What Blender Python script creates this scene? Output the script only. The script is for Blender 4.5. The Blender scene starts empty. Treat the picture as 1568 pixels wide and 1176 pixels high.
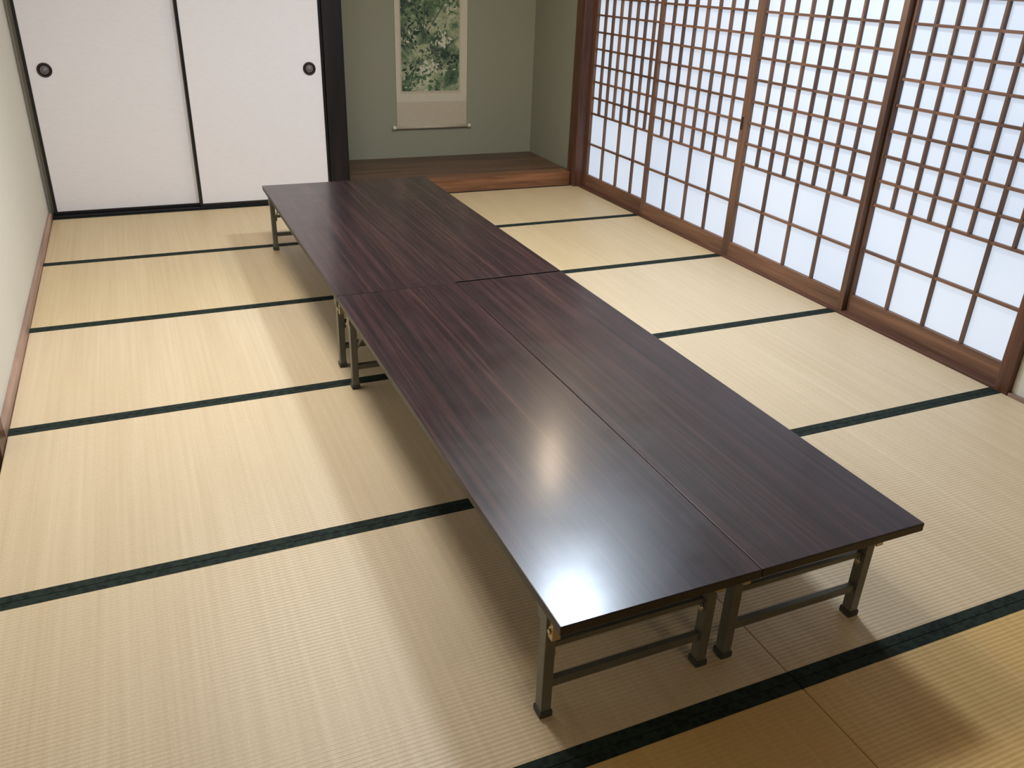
import bpy, bmesh, math, random
from mathutils import Vector, Matrix
random.seed(7)
S=bpy.context.scene
S.view_settings.view_transform='Standard'
S.view_settings.look='None'
COL=S.collection

# ---------------------------------------------------------------- materials
def mat(name):
    m=bpy.data.materials.new(name); m.use_nodes=True
    nt=m.node_tree; b=nt.nodes['Principled BSDF']
    return m,nt,b
def ramp(nt,src,stops,interp='LINEAR'):
    r=nt.nodes.new('ShaderNodeValToRGB'); r.color_ramp.interpolation=interp
    e=r.color_ramp.elements
    while len(e)<len(stops): e.new(0.5)
    for el,(p,c) in zip(e,stops): el.position=p; el.color=(*c,1)
    nt.links.new(src,r.inputs[0]); return r
def mapping(nt,scale,loc=(0,0,0),rand=False):
    tc=nt.nodes.new('ShaderNodeTexCoord'); mp=nt.nodes.new('ShaderNodeMapping')
    mp.inputs['Scale'].default_value=scale; mp.inputs['Location'].default_value=loc
    nt.links.new(tc.outputs['Object'],mp.inputs['Vector'])
    if rand:
        oi=nt.nodes.new('ShaderNodeObjectInfo'); mu=nt.nodes.new('ShaderNodeVectorMath'); mu.operation='SCALE'
        cb=nt.nodes.new('ShaderNodeCombineXYZ')
        for i in range(3): nt.links.new(oi.outputs['Random'],cb.inputs[i])
        mu.inputs['Scale'].default_value=37.0
        nt.links.new(cb.outputs[0],mu.inputs[0]); nt.links.new(mu.outputs[0],mp.inputs['Location'])
    return mp
def noise(nt,vec,scale=1,detail=4,rough=.5,dist=0):
    n=nt.nodes.new('ShaderNodeTexNoise'); n.inputs['Scale'].default_value=scale; n.inputs['Detail'].default_value=detail
    n.inputs['Roughness'].default_value=rough; n.inputs['Distortion'].default_value=dist
    nt.links.new(vec,n.inputs['Vector']); return n
def bump(nt,b,h,strength,dist=.001):
    bp=nt.nodes.new('ShaderNodeBump'); bp.inputs['Strength'].default_value=strength; bp.inputs['Distance'].default_value=dist
    nt.links.new(h,bp.inputs['Height']); nt.links.new(bp.outputs[0],b.inputs['Normal'])
def mixc(nt,f,a,b_,mode='MIX'):
    m=nt.nodes.new('ShaderNodeMix'); m.data_type='RGBA'; m.blend_type=mode
    for s,i in ((f,0),(a,6),(b_,7)):
        if hasattr(s,'links'): nt.links.new(s,m.inputs[i])
        elif i==0: m.inputs[0].default_value=s
        else: m.inputs[i].default_value=(*s,1)
    return m.outputs[2]

def wood(name,c1,c2,axis='x',rough=.45,fine=60,rand=False,spec=.5,coat=0,dist=.6):
    m,nt,b=mat(name)
    s={'x':(1.6,fine,fine),'y':(fine,1.6,fine),'z':(fine,fine,1.6)}[axis]
    mp=mapping(nt,s,rand=rand)
    n=noise(nt,mp.outputs[0],1,6,.6,dist)
    s2=tuple(v*.22 if v>2 else v*.5 for v in s)
    mp2=mapping(nt,s2,loc=(3,1,2),rand=rand)
    n2=noise(nt,mp2.outputs[0],1,3,.5,1.2)
    r=ramp(nt,n.outputs[0],[(.3,c1),(.7,c2)])
    r2=ramp(nt,n2.outputs[0],[(.35,(.62,.62,.62)),(.65,(1.25,1.25,1.25))])
    o=mixc(nt,1.0,r.outputs[0],r2.outputs[0],'MULTIPLY')
    nt.links.new(o,b.inputs['Base Color'])
    b.inputs['Roughness'].default_value=rough
    b.inputs['Specular IOR Level'].default_value=spec
    b.inputs['Coat Weight'].default_value=coat; b.inputs['Coat Roughness'].default_value=.15
    bump(nt,b,n.outputs[0],.15,.0006)
    return m
def plain(name,c,rough=.5,metal=0,spec=.5,nscale=30,var=.12,bmp=0):
    m,nt,b=mat(name)
    mp=mapping(nt,(1,1,1)); n=noise(nt,mp.outputs[0],nscale,5,.6)
    r=ramp(nt,n.outputs[0],[(.3,tuple(x*(1-var) for x in c)),(.7,tuple(min(1,x*(1+var)) for x in c))])
    nt.links.new(r.outputs[0],b.inputs['Base Color'])
    b.inputs['Roughness'].default_value=rough; b.inputs['Metallic'].default_value=metal
    b.inputs['Specular IOR Level'].default_value=spec
    if bmp: bump(nt,b,n.outputs[0],bmp,.001)
    return m

def tatami(name,ca,cb,cc):
    m,nt,b=mat(name)
    n1=noise(nt,mapping(nt,(70,1.0,1),rand=True).outputs[0],1,5,.6)
    n2=noise(nt,mapping(nt,(4,.5,1),rand=True).outputs[0],1,3,.5)
    n3=noise(nt,mapping(nt,(420,90,1)).outputs[0],1,2,.5)
    r=ramp(nt,n1.outputs[0],[(.25,ca),(.55,cb),(.8,cc)])
    r2=ramp(nt,n2.outputs[0],[(.3,(.95,.93,.90)),(.7,(1.03,1.03,1.03))])
    r3=ramp(nt,n3.outputs[0],[(.3,(.94,.93,.91)),(.7,(1.04,1.04,1.04))])
    o=mixc(nt,1.0,r.outputs[0],r2.outputs[0],'MULTIPLY')
    o=mixc(nt,1.0,o,r3.outputs[0],'MULTIPLY')
    w=nt.nodes.new('ShaderNodeTexWave'); w.wave_type='BANDS'; w.bands_direction='Y'
    w.inputs['Scale'].default_value=28.0; w.inputs['Distortion'].default_value=.25; w.inputs['Detail'].default_value=1
    w.inputs['Detail Scale'].default_value=.6
    tc=nt.nodes.new('ShaderNodeTexCoord'); nt.links.new(tc.outputs['Object'],w.inputs['Vector'])
    r4=ramp(nt,w.outputs['Fac'],[(0,(.94,.93,.91)),(.5,(1,1,1))])
    o=mixc(nt,1.0,o,r4.outputs[0],'MULTIPLY')
    nt.links.new(o,b.inputs['Base Color'])
    b.inputs['Roughness'].default_value=.42; b.inputs['Specular IOR Level'].default_value=.55
    bump(nt,b,w.outputs['Fac'],.4,.0015)
    return m

M={}
M['tatami']=tatami('tatami_rush',(.66,.52,.34),(.72,.58,.39),(.77,.63,.44))
M['tatami_back']=tatami('tatami_rush_golden',(.64,.49,.28),(.70,.55,.33),(.75,.60,.375))
M['tatami_warmlit']=tatami('tatami_rush_warmlit',(.68,.44,.165),(.73,.49,.195),(.78,.54,.235))  # warm lamp light on the foreground mats mixed into the rush colour
m,nt,b=mat('tatami_border_cloth')
mp=mapping(nt,(1,1,1)); v=nt.nodes.new('ShaderNodeTexVoronoi'); v.inputs['Scale'].default_value=55
nt.links.new(mp.outputs[0],v.inputs['Vector'])
r=ramp(nt,v.outputs['Distance'],[(.3,(.007,.012,.010)),(.6,(.016,.028,.020))])
nt.links.new(r.outputs[0],b.inputs['Base Color']); b.inputs['Roughness'].default_value=.8
b.inputs['Specular IOR Level'].default_value=.25; M['border']=m
# table laminate
m,nt,b=mat('rosewood_laminate')
na=noise(nt,mapping(nt,(30,.7,1),rand=True).outputs[0],1,7,.66,1.0)
nb=noise(nt,mapping(nt,(190,2.2,1),rand=True).outputs[0],1,3,.6,.3)
ra=ramp(nt,na.outputs[0],[(.28,(.010,.005,.008)),(.48,(.027,.011,.014)),(.60,(.048,.020,.021)),(.76,(.090,.040,.033))])
rb=ramp(nt,nb.outputs[0],[(.35,(.5,.5,.5)),(.6,(1.18,1.18,1.18))])
nt.links.new(mixc(nt,1.0,ra.outputs[0],rb.outputs[0],'MULTIPLY'),b.inputs['Base Color'])
ns=noise(nt,mapping(nt,(5,5,5),rand=True).outputs[0],1,5,.65)
rr=ramp(nt,ns.outputs[0],[(.3,(.28,)*3),(.7,(.36,)*3)]); nt.links.new(rr.outputs[0],b.inputs['Roughness'])
b.inputs['Specular IOR Level'].default_value=.5
b.inputs['Coat Weight'].default_value=.32; b.inputs['Coat Roughness'].default_value=.17
M['table']=m
M['table_edge']=plain('table_edge_band',(.012,.008,.008),.4)
M['steel']=plain('grey_green_steel',(.17,.17,.145),.42,.45,nscale=15)
M['brass']=plain('yellow_zinc_bracket',(.55,.47,.32),.35,.8)
M['rubber']=plain('black_rubber',(.055,.055,.045),.7)
M['shoji_wood']=wood('shoji_cedar',(.12,.060,.035),(.20,.102,.060),'z',.55,50)
M['shoji_wood_h']=wood('shoji_cedar_rail',(.14,.067,.038),(.23,.112,.063),'y',.55,50)
M['sill']=wood('sill_wood',(.09,.038,.026),(.17,.075,.048),'y',.4,45)
M['pillar_brown']=wood('pillar_cedar',(.075,.03,.017),(.15,.060,.033),'z',.4,40)
M['pillar_dark']=wood('dark_stained_pillar',(.005,.004,.004),(.014,.009,.009),'z',.5,40,spec=.3)
M['kamachi']=wood('alcove_front_beam',(.15,.060,.026),(.34,.15,.066),'x',.4,38,dist=2.5)
M['alcove_floor']=wood('alcove_board',(.085,.042,.024),(.17,.085,.050),'x',.35,28,dist=1.5)
M['lacquer']=plain('black_lacquer',(.008,.008,.010),.3)
M['plaster']=plain('beige_plaster',(.70,.67,.58),.9,nscale=180,var=.05,bmp=.2)
M['dark_plaster']=plain('brown_sand_plaster',(.22,.17,.12),.9,nscale=180,var=.08,bmp=.2)
M['alcove_plaster']=plain('olive_plaster',(.30,.295,.215),.92,nscale=200,var=.06,bmp=.2)
M['wood_trim']=wood('pale_wood_trim',(.34,.21,.155),(.46,.30,.23),'y',.5,50)
M['ceiling']=wood('ceiling_cedar_board',(.17,.12,.075),(.25,.18,.115),'x',.6,30)
M['bronze']=plain('handle_bronze',(.045,.03,.028),.4,.5)
M['handle_grey']=plain('handle_inner_grey',(.20,.19,.20),.45,.4)
M['cream']=plain('scroll_silk_cream',(.60,.55,.42),.85,nscale=60,var=.05)
M['silk']=plain('scroll_silk_tan',(.53,.46,.34),.85,nscale=90,var=.07)
M['ivory']=plain('ivory_rod',(.74,.70,.58),.4)
M['subfloor']=plain('subfloor_board',(.2,.15,.1),.8)
m,nt,b=mat('fusuma_paper')
n1=noise(nt,mapping(nt,(30,30,260)).outputs[0],1,4,.6)
r=ramp(nt,n1.outputs[0],[(.3,(.83,.80,.82)),(.7,(.88,.85,.865))]); nt.links.new(r.outputs[0],b.inputs['Base Color'])
b.inputs['Roughness'].default_value=.8; bump(nt,b,n1.outputs[0],.06,.0006); M['fusuma']=m
# shoji paper - daylight from behind put in as emission
m,nt,b=mat('shoji_paper_daylit')
n1=noise(nt,mapping(nt,(3,1.2,1.0)).outputs[0],1,2,.5)
r=ramp(nt,n1.outputs[0],[(.3,(.64,.75,.93)),(.7,(.76,.86,1.0))])
b.inputs['Base Color'].default_value=(.30,.30,.30,1); b.inputs['Roughness'].default_value=.95
b.inputs['Specular IOR Level'].default_value=.1
nt.links.new(r.outputs[0],b.inputs['Emission Color']); b.inputs['Emission Strength'].default_value=.74
M['shoji_paper']=m
# painting
m,nt,b=mat('ink_painting')
tcn=mapping(nt,(1,1,1))
n1=noise(nt,tcn.outputs[0],7,8,.65,.4); n2=noise(nt,mapping(nt,(1,1,1),loc=(5,2,1)).outputs[0],22,6,.7,.8)
r=ramp(nt,n1.outputs[0],[(.36,(.05,.085,.06)),(.45,(.14,.20,.11)),(.54,(.36,.40,.24)),(.62,(.52,.51,.35))])
r2=ramp(nt,n2.outputs[0],[(.35,(.5,.55,.5)),(.55,(1,1,1))])
nt.links.new(mixc(nt,1.0,r.outputs[0],r2.outputs[0],'MULTIPLY'),b.inputs['Base Color']); b.inputs['Roughness'].default_value=.85
M['painting']=m
for k,c in {'leaf_dark':(.022,.048,.034),'leaf_green':(.075,.145,.065),'leaf_pale':(.38,.41,.24),'ink_grey':(.06,.08,.07),'blossom':(.60,.58,.45)}.items():
    M[k]=plain('paint_'+k,c,.85,nscale=80,var=.3)
def emis(name,c,s):
    m,nt,b=mat(name); b.inputs['Base Color'].default_value=(.8,.8,.8,1)
    b.inputs['Emission Color'].default_value=(*c,1); b.inputs['Emission Strength'].default_value=s; return m
M['lamp_white']=emis('lamp_diffuser_cool',(.85,.93,1.0),3.0)
M['lamp_warm']=emis('lamp_diffuser_warm',(1,.8,.5),6.0)

# ---------------------------------------------------------------- mesh builder
class B:
    def __init__(s): s.bm=bmesh.new(); s.mats=[]
    def mi(s,k):
        if k not in s.mats: s.mats.append(k)
        return s.mats.index(k)
    def box(s,a,c,k,side=None):
        i=s.mi(k); x0,y0,z0=a; x1,y1,z1=c
        v=[s.bm.verts.new(p) for p in [(x0,y0,z0),(x1,y0,z0),(x1,y1,z0),(x0,y1,z0),(x0,y0,z1),(x1,y0,z1),(x1,y1,z1),(x0,y1,z1)]]
        for n_,f in enumerate([(4,5,6,7),(3,2,1,0),(0,1,5,4),(1,2,6,5),(2,3,7,6),(3,0,4,7)]):
            fc=s.bm.faces.new([v[j] for j in f]); fc.material_index=i if (n_==0 or side is None) else s.mi(side)
    def prim(s,op,k,mtx,smooth=True,**kw):
        i=s.mi(k); before=set(s.bm.faces)
        op(s.bm,matrix=mtx,**kw)
        for f in s.bm.faces:
            if f not in before: f.material_index=i; f.smooth=smooth
    def tube(s,p,q,r,k,seg=14,r2=None):
        p=Vector(p);q=Vector(q);d=q-p
        mtx=Matrix.Translation((p+q)/2)@d.to_track_quat('Z','Y').to_matrix().to_4x4()
        s.prim(bmesh.ops.create_cone,k,mtx,cap_ends=True,segments=seg,radius1=r,radius2=r if r2 is None else r2,depth=d.length)
    def bar(s,p,q,w,t,k,up=(0,0,1)):
        p=Vector(p);q=Vector(q);d=(q-p); d.normalize()
        sd=d.cross(Vector(up)); 
        if sd.length<1e-4: sd=Vector((1,0,0))
        sd.normalize(); u=sd.cross(d)
        i=s.mi(k); v=[]
        for e in (p,q):
            for a,b2 in ((-1,-1),(1,-1),(1,1),(-1,1)): v.append(s.bm.verts.new(e+sd*a*w/2+u*b2*t/2))
        for f in [(3,2,1,0),(4,5,6,7),(0,1,5,4),(1,2,6,5),(2,3,7,6),(3,0,4,7)]:
            fc=s.bm.faces.new([v[j] for j in f]); fc.material_index=i
    def poly(s,pts,k):
        i=s.mi(k); f=s.bm.faces.new([s.bm.verts.new(p) for p in pts]); f.material_index=i
    def torus(s,c,R,r,k,axis='y',n=32,m=10):
        i=s.mi(k); g=[]
        for a in range(n):
            t=2*math.pi*a/n; row=[]
            for b2 in range(m):
                u=2*math.pi*b2/m; rad=R+r*math.cos(u); h=r*math.sin(u)
                P=(rad*math.cos(t),h,rad*math.sin(t)) if axis=='y' else (rad*math.cos(t),rad*math.sin(t),h)
                row.append(s.bm.verts.new(Vector(c)+Vector(P)))
            g.append(row)
        for a in range(n):
            for b2 in range(m):
                f=s.bm.faces.new([g[a][b2],g[(a+1)%n][b2],g[(a+1)%n][(b2+1)%m],g[a][(b2+1)%m]]); f.material_index=i; f.smooth=True
    def obj(s,name,loc=(0,0,0),bevel=0,seg=2,parent=None):
        bmesh.ops.recalc_face_normals(s.bm,faces=s.bm.faces)
        me=bpy.data.meshes.new(name); s.bm.to_mesh(me); s.bm.free()
        for k in s.mats: me.materials.append(M[k])
        o=bpy.data.objects.new(name,me); COL.objects.link(o); o.location=loc
        if bevel:
            md=o.modifiers.new('bevel','BEVEL'); md.width=bevel; md.segments=seg; md.limit_method='ANGLE'; md.angle_limit=math.radians(50)
        if parent: o.parent=parent
        return o
def simple(name,a,c,k,bevel=0):
    b=B(); b.box(a,c,k); return b.obj(name,bevel=bevel)

P=.91; W=3.495; YB=4.544; YT=5.345; XT=3.488; CZ=2.45; YF=-2.76; SX=1.715

# ---------------------------------------------------------------- floor & tatami
simple('floor',(-.12,YF-.1,-.12),(3.7,YB+.2,-.052),'subfloor')
def tatami_mat(x0,x1,y0,y1,k):
    b=B(); g=.0008; bw=.026
    x0+=g;x1-=g;y0+=g;y1-=g
    cx,cy=(x0+x1)/2,(y0+y1)/2
    b.box((x0-cx,y0-cy,-.05),(x1-cx,y1-cy,0),k)
    o=b.obj('tatami_mat',loc=(cx,cy,0),bevel=.003)
    c=B()
    for s_ in (-1,1):
        ye=s_*(y1-cy); yi=ye-s_*bw
        c.box((x0-cx,min(ye,yi),-.045),(x1-cx,max(ye,yi),.0007),'border')
    c.obj('cloth_border',parent=o,bevel=.0003)
rows=[(-3,'tatami_warmlit'),(-2,'tatami_warmlit'),(-1,'tatami_warmlit'),(0,'tatami'),(1,'tatami'),(2,'tatami'),(3,'tatami_back'),(4,'tatami_back')]
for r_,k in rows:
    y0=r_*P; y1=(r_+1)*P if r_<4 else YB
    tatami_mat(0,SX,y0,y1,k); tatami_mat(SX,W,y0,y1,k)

# ---------------------------------------------------------------- room shell
simple('wall_left',(-.14,YF,-.05),(-.02,YB+.12,CZ),'plaster')
simple('baseboard_left',(-.02,1.78,-.05),(-.001,YB-.002,.035),'wood_trim',.002)
simple('trim_1',(-.02,1.66,-.05),(-.0005,1.775,CZ),'pillar_brown',.003)
simple('wall_front',(-.14,YF-.12,-.05),(3.65,YF,CZ),'dark_plaster')
simple('ceiling',(-.14,YF-.12,CZ),(3.65,YT+.12,CZ+.08),'ceiling')
b=B(); b.box((-.02,YB+.12,-.05),(1.68,YB+.18,CZ),'plaster'); b.box((-.02,YB+.01,1.84),(1.675,YB+.12,CZ),'plaster'); b.obj('wall_back')
simple('trim_2',(0,YB,-.05),(1.674,YB+.118,.012),'lacquer',.001)      # fusuma sill
simple('trim_3',(-.02,YB-.01,1.78),(1.674,YB+.118,1.838),'lacquer',.003) # fusuma lintel
simple('trim_4',(1.676,YB-.005,-.05),(1.80,YB+.125,CZ),'pillar_dark',.006) # dark pillar
simple('wall_alcove_back',(1.68,YT,0),(3.60,YT+.1,CZ),'alcove_plaster')
simple('wall_alcove_left',(1.68,YB+.185,0),(1.79,YT,CZ),'alcove_plaster')
simple('wall_alcove_right',(XT,4.60,0),(3.60,YT,CZ),'alcove_plaster')
simple('wall_alcove_lintel',(1.80,YB+.02,1.95),(3.455,YB+.12,CZ),'alcove_plaster')
simple('trim_5',(1.80,YB,1.85),(3.455,YB+.12,1.95),'pillar_dark',.003)
b=B()
b.box((1.801,YB+.121,.0),(XT-.001,YT-.001,.094),'alcove_floor')
b.box((1.801,YB,-.05),(3.454,YB+.12,.098),'kamachi')
b.obj('trim_6',bevel=.003)
simple('trim_7',(3.456,4.481,-.05),(3.60,4.599,CZ),'pillar_brown',.005)
simple('trim_8',(W+.001,.921,-.05),(3.60,4.48,.012),'sill',.002)
simple('trim_9',(W+.001,.921,1.80),(3.60,4.48,1.86),'sill',.003)
simple('trim_10',(W-.004,.862,-.05),(3.60,.920,CZ),'pillar_brown',.004)
simple('wall_right',(3.515,YF,-.05),(3.60,.861,CZ),'plaster')
simple('wall_right_upper',(3.515,.921,1.861),(3.60,4.48,CZ),'plaster')
simple('baseboard_right',(W+.001,YF,-.05),(3.514,.861,.012),'wood_trim',.002)
simple('wall_outside_right',(3.601,.82,-.05),(3.65,4.6,CZ),'plaster')

# ---------------------------------------------------------------- fusuma doors
def fusuma(name,x0,x1,y,hx):
    b=B(); t=.022; z0,z1=.013,1.779; fw=.017
    b.box((x0+fw,y+.003,z0+fw),(x1-fw,y+t-.003,z1-fw),'fusuma')
    for a,c in (((x0,y,z0),(x0+fw,y+t,z1)),((x1-fw,y,z0),(x1,y+t,z1)),((x0+fw,y,z0),(x1-fw,y+t,z0+fw)),((x0+fw,y,z1-fw),(x1-fw,y+t,z1))): b.box(a,c,'lacquer')
    o=b.obj(name,bevel=.0012)
    h=B(); hz=.83
    h.torus((hx,y+.002,hz),.034,.0055,'bronze')
    h.tube((hx,y+.0005,hz),(hx,y+.004,hz),.033,'bronze',32)
    h.torus((hx,y+.001,hz),.021,.0025,'handle_grey')
    h.tube((hx,y-.001,hz),(hx,y+.004,hz),.019,'handle_grey',32)
    h.obj('round_finger_pull',parent=o)
fusuma('door_1',.012,.853,YB+.042,.112)
fusuma('door_2',.838,1.674,YB+.012,1.582)

# ---------------------------------------------------------------- shoji screens
def shoji(name,y0,y1,xf,pull=None):
    b=B(); z0,z1=.0125,1.799; d=.028; st=.030
    rail=.093
    b.box((xf,y0,z0),(xf+d,y0+st,z1),'shoji_wood'); b.box((xf,y1-st,z0),(xf+d,y1,z1),'shoji_wood')
    b.box((xf+.0005,y0+st,z0),(xf+d,y1-st,rail),'shoji_wood_h'); b.box((xf+.0005,y0+st,z1-.045),(xf+d,y1-st,z1),'shoji_wood_h')
    ya,yb=y0+st,y1-st; n=8; pw=(yb-ya)/n; bw=.0115
    xb0,xb1=xf+.004,xf+.022
    zd=.526
    for i in range(1,n):
        y=ya+i*pw
        big=(i%2==0)
        b.box((xb0,y-bw/2,rail if big else zd),(xb1,y+bw/2,z1-.045),'shoji_wood')
    zs=[.3125,zd]; ph=.1075; z=zd+ph
    while z<z1-.06: zs.append(z); z+=ph
    for z in zs: b.box((xb0+.0006,ya,z-bw/2),(xb1-.0006,yb,z+bw/2),'shoji_wood_h')
    b.box((xb1,ya-.002,rail-.004),(xb1+.001,yb+.002,z1-.041),'shoji_paper')
    if pull: # recessed dark finger pull on the stile
        b.box((xf-.0008,pull-.009,.70),(xf+.001,pull+.009,.765),'bronze')
    return b.obj(name)
ys=[.921,1.79,2.70,3.61,4.48]
for i in range(4):
    front=i in (1,2)
    lo=ys[i]; hi=ys[i+1]
    if front: lo=ys[i]-.015; hi=ys[i+1]+.015
    if i==1: hi=ys[2]-.0005
    if i==2: lo=ys[2]+.0005
    shoji('window_%d'%(i+1),lo,hi,3.506 if front else 3.537,pull=(ys[2]+.016) if i==2 else None)

# ---------------------------------------------------------------- tables
def table(x0,y0,w,L,bv=.0025,name='folding_low_table'):
    H=.33; tt=.022
    b=B()
    b.box((0,0,H-tt),(w,L,H),'table',side='table_edge')
    o=b.obj(name,loc=(x0,y0,.0009),bevel=bv,seg=2)
    u=B(); zt=H-tt-.0005
    for x in (.018,w-.040): u.box((x,.03,zt-.026),(x+.022,L-.03,zt),'steel')
    for y in (.05,L/2-.01,L-.07): u.box((.04,y,zt-.02),(w-.04,y+.02,zt-.001),'steel')
    u.obj('under_frame',parent=o,bevel=.002)
    g=B()
    for yl,s_ in ((.10,1),(L-.10,-1)):
        for xl,si in ((.029,1),(w-.040,-1)):
            g.box((xl-.012,yl-.014,.012),(xl+.012,yl+.014,zt-.002),'steel')
            g.box((xl-.015,yl-.017,0),(xl+.015,yl+.017,.016),'rubber')
            g.box((xl-.016,yl-.02,zt-.05),(xl+.016,yl+.02,zt-.001),'steel')
            g.box((xl-.009,yl-s_*.034,zt-.078),(xl+.011,yl-s_*.016,zt-.036),'brass')
            g.tube((xl-.014,yl-s_*.026,zt-.057),(xl+.016,yl-s_*.026,zt-.057),.006,'brass')
            g.bar((xl+si*.014,yl,.165),(xl+si*.014,yl+s_*.15,zt-.012),.004,.016,'steel')
            g.tube((xl+si*.008,yl,.165),(xl+si*.02,yl,.165),.007,'brass')
        xa,xb=.029,w-.040
        g.bar((xa,yl,.085),(xb,yl,.085),.016,.02,'steel')
        g.bar((xa,yl+s_*.004,.185),(xb,yl+s_*.004,.185),.012,.014,'steel')
    g.obj('folding_legs',parent=o,bevel=.0015)
    return o
table(1.115,.030,.4638,1.8365)
table(1.5798,.030,.4542,1.842)
table(1.115,1.868,.4647,1.792,.0008)
table(1.5798,1.882,.4542,1.778,.0008)

# ---------------------------------------------------------------- hanging scroll
sc=B(); yw=YT-.001
sc.box((2.364,yw-.004,.325),(2.926,yw-.001,.505),'silk')
sc.box((2.364,yw-.004,.505),(2.926,yw-.001,1.62),'cream')
sc.box((2.364,yw-.004,1.62),(2.926,yw-.001,1.90),'silk')
sc.box((2.398,yw-.0052,.566),(2.874,yw-.004,1.56),'silk')
sc.box((2.408,yw-.006,.583),(2.863,yw-.005,1.545),'painting')
sc.tube((2.345,yw-.014,.32),(2.940,yw-.014,.32),.012,'silk',20)
for a,c in ((2.328,2.350),(2.935,2.957)): sc.tube((a,yw-.014,.32),(c,yw-.014,.32),.015,'ivory',20)
sc.tube((2.355,yw-.008,1.90),(2.935,yw-.008,1.90),.007,'ivory')
for xx in (2.45,2.84): sc.tube((xx,yw-.006,1.90),(2.645,yw-.006,2.05),.0015,'silk',6)
def leaf(cx,cz,l,w,ang,k,dy):
    pts=[]
    for t in (0,.2,.45,.75,1):
        pts.append((t*l,w*math.sin(math.pi*min(t*1.05,1))**.8 if 0<t<1 else 0))
    out=pts+[(x,-y_) for x,y_ in reversed(pts[1:-1])]
    ca,sa=math.cos(ang),math.sin(ang); P_=[]
    for x,z in out:
        X=cx+x*ca-z*sa; Z=cz+x*sa+z*ca
        X=min(max(X,2.41),2.861); Z=min(max(Z,.585),1.543)
        P_.append((X,yw-.0061-dy,Z))
    sc.poly(P_,k)
cl=[(2.48,1.18,.13,'leaf_dark'),(2.54,1.06,.12,'leaf_dark'),(2.46,.95,.10,'leaf_dark'),(2.62,1.20,.12,'leaf_green'),(2.80,1.18,.08,'leaf_green'),(2.77,.80,.13,'leaf_dark'),(2.80,.70,.09,'leaf_green'),(2.50,.72,.11,'leaf_dark'),(2.46,.64,.08,'leaf_green'),(2.66,.88,.08,'ink_grey'),(2.62,.65,.10,'leaf_green'),(2.55,1.38,.12,'leaf_green'),(2.76,1.42,.12,'leaf_dark'),(2.70,1.03,.08,'leaf_pale'),(2.62,.76,.09,'blossom'),(2.73,.93,.07,'blossom'),(2.55,.86,.06,'leaf_pale')]
q=0
for cx,cz,R,k in cl:
    for i in range(34):
        a=random.uniform(0,6.28); rr_=R*math.sqrt(random.random())*.85
        kk=k if random.random()<.8 else random.choice(['leaf_pale','ink_grey','leaf_green','blossom'])
        q+=1
        leaf(cx+rr_*math.cos(a),cz+rr_*math.sin(a)*.8,random.uniform(.018,.045),random.uniform(.004,.010),random.uniform(0,6.28),kk,q*1.2e-6)
for (x0,z0,x1,z1) in ((2.47,.62,2.58,.95),(2.58,.95,2.5,1.25),(2.58,.95,2.75,1.2),(2.55,.86,2.75,.75),(2.58,1.0,2.62,1.45)):
    sc.bar((x0,yw-.0063,z0),(x1,yw-.0063,z1),.0005,.007,'ink_grey',up=(0,0,1))
sc.obj('hanging_scroll')

# ---------------------------------------------------------------- lamps
def lamp_area(name,loc,size,power,color,parent,shape='DISK'):
    l=bpy.data.lights.new(name,'AREA'); l.shape=shape; l.size=size; l.energy=power; l.color=color
    o=bpy.data.objects.new(name,l); COL.objects.link(o); o.location=loc; o.parent=parent; return o
def ceiling_lamp(loc,r,k,power,color,name='ceiling_lamp'):
    b=B(); b.tube((0,0,-.03),(0,0,0),r*.7,'ivory',40); b.tube((0,0,-.085),(0,0,-.03),r*.93,k,48,r2=r); b.torus((0,0,-.03),r,.012,'ivory','z',48)
    o=b.obj(name,loc=loc)
    lamp_area('bulb',(0,0,-.095),r*1.8,power,color,o)
ceiling_lamp((2.33,2.05,CZ),.20,'lamp_white',48,(.72,.85,1.0))
ceiling_lamp((.95,2.05,CZ),.40,'lamp_white',38,(1.0,.96,.91))
ceiling_lamp((2.95,3.62,CZ),.07,'lamp_warm',5.0,(1,.78,.54),'ceiling_downlight')
ceiling_lamp((2.80,3.30,CZ),.07,'lamp_warm',5.0,(1,.78,.54),'ceiling_downlight')
ceiling_lamp((1.9,-1.9,CZ),.24,'lamp_warm',4,(1,.83,.60))

w=bpy.data.worlds.new('World'); S.world=w; w.use_nodes=True
w.node_tree.nodes['Background'].inputs[0].default_value=(.6,.7,.85,1); w.node_tree.nodes['Background'].inputs[1].default_value=.3

# ---------------------------------------------------------------- camera
cd=bpy.data.cameras.new('camera'); cam=bpy.data.objects.new('camera',cd); COL.objects.link(cam)
ya,pi_,ro=.4260,.4602,.0383
fw=Vector((math.sin(ya)*math.cos(pi_),math.cos(ya)*math.cos(pi_),-math.sin(pi_)))
r=Vector((math.cos(ya),-math.sin(ya),0)); u=r.cross(fw)
r2=r*math.cos(ro)+u*math.sin(ro); u2=-r*math.sin(ro)+u*math.cos(ro)
mw=Matrix((r2,u2,-fw)).transposed().to_4x4(); mw.translation=Vector((.5324,-.9953,1.4116))
cam.matrix_world=mw
cd.sensor_fit='HORIZONTAL'; cd.sensor_width=36; cd.lens=36*1270.87/1568; cd.clip_start=.02
S.camera=cam
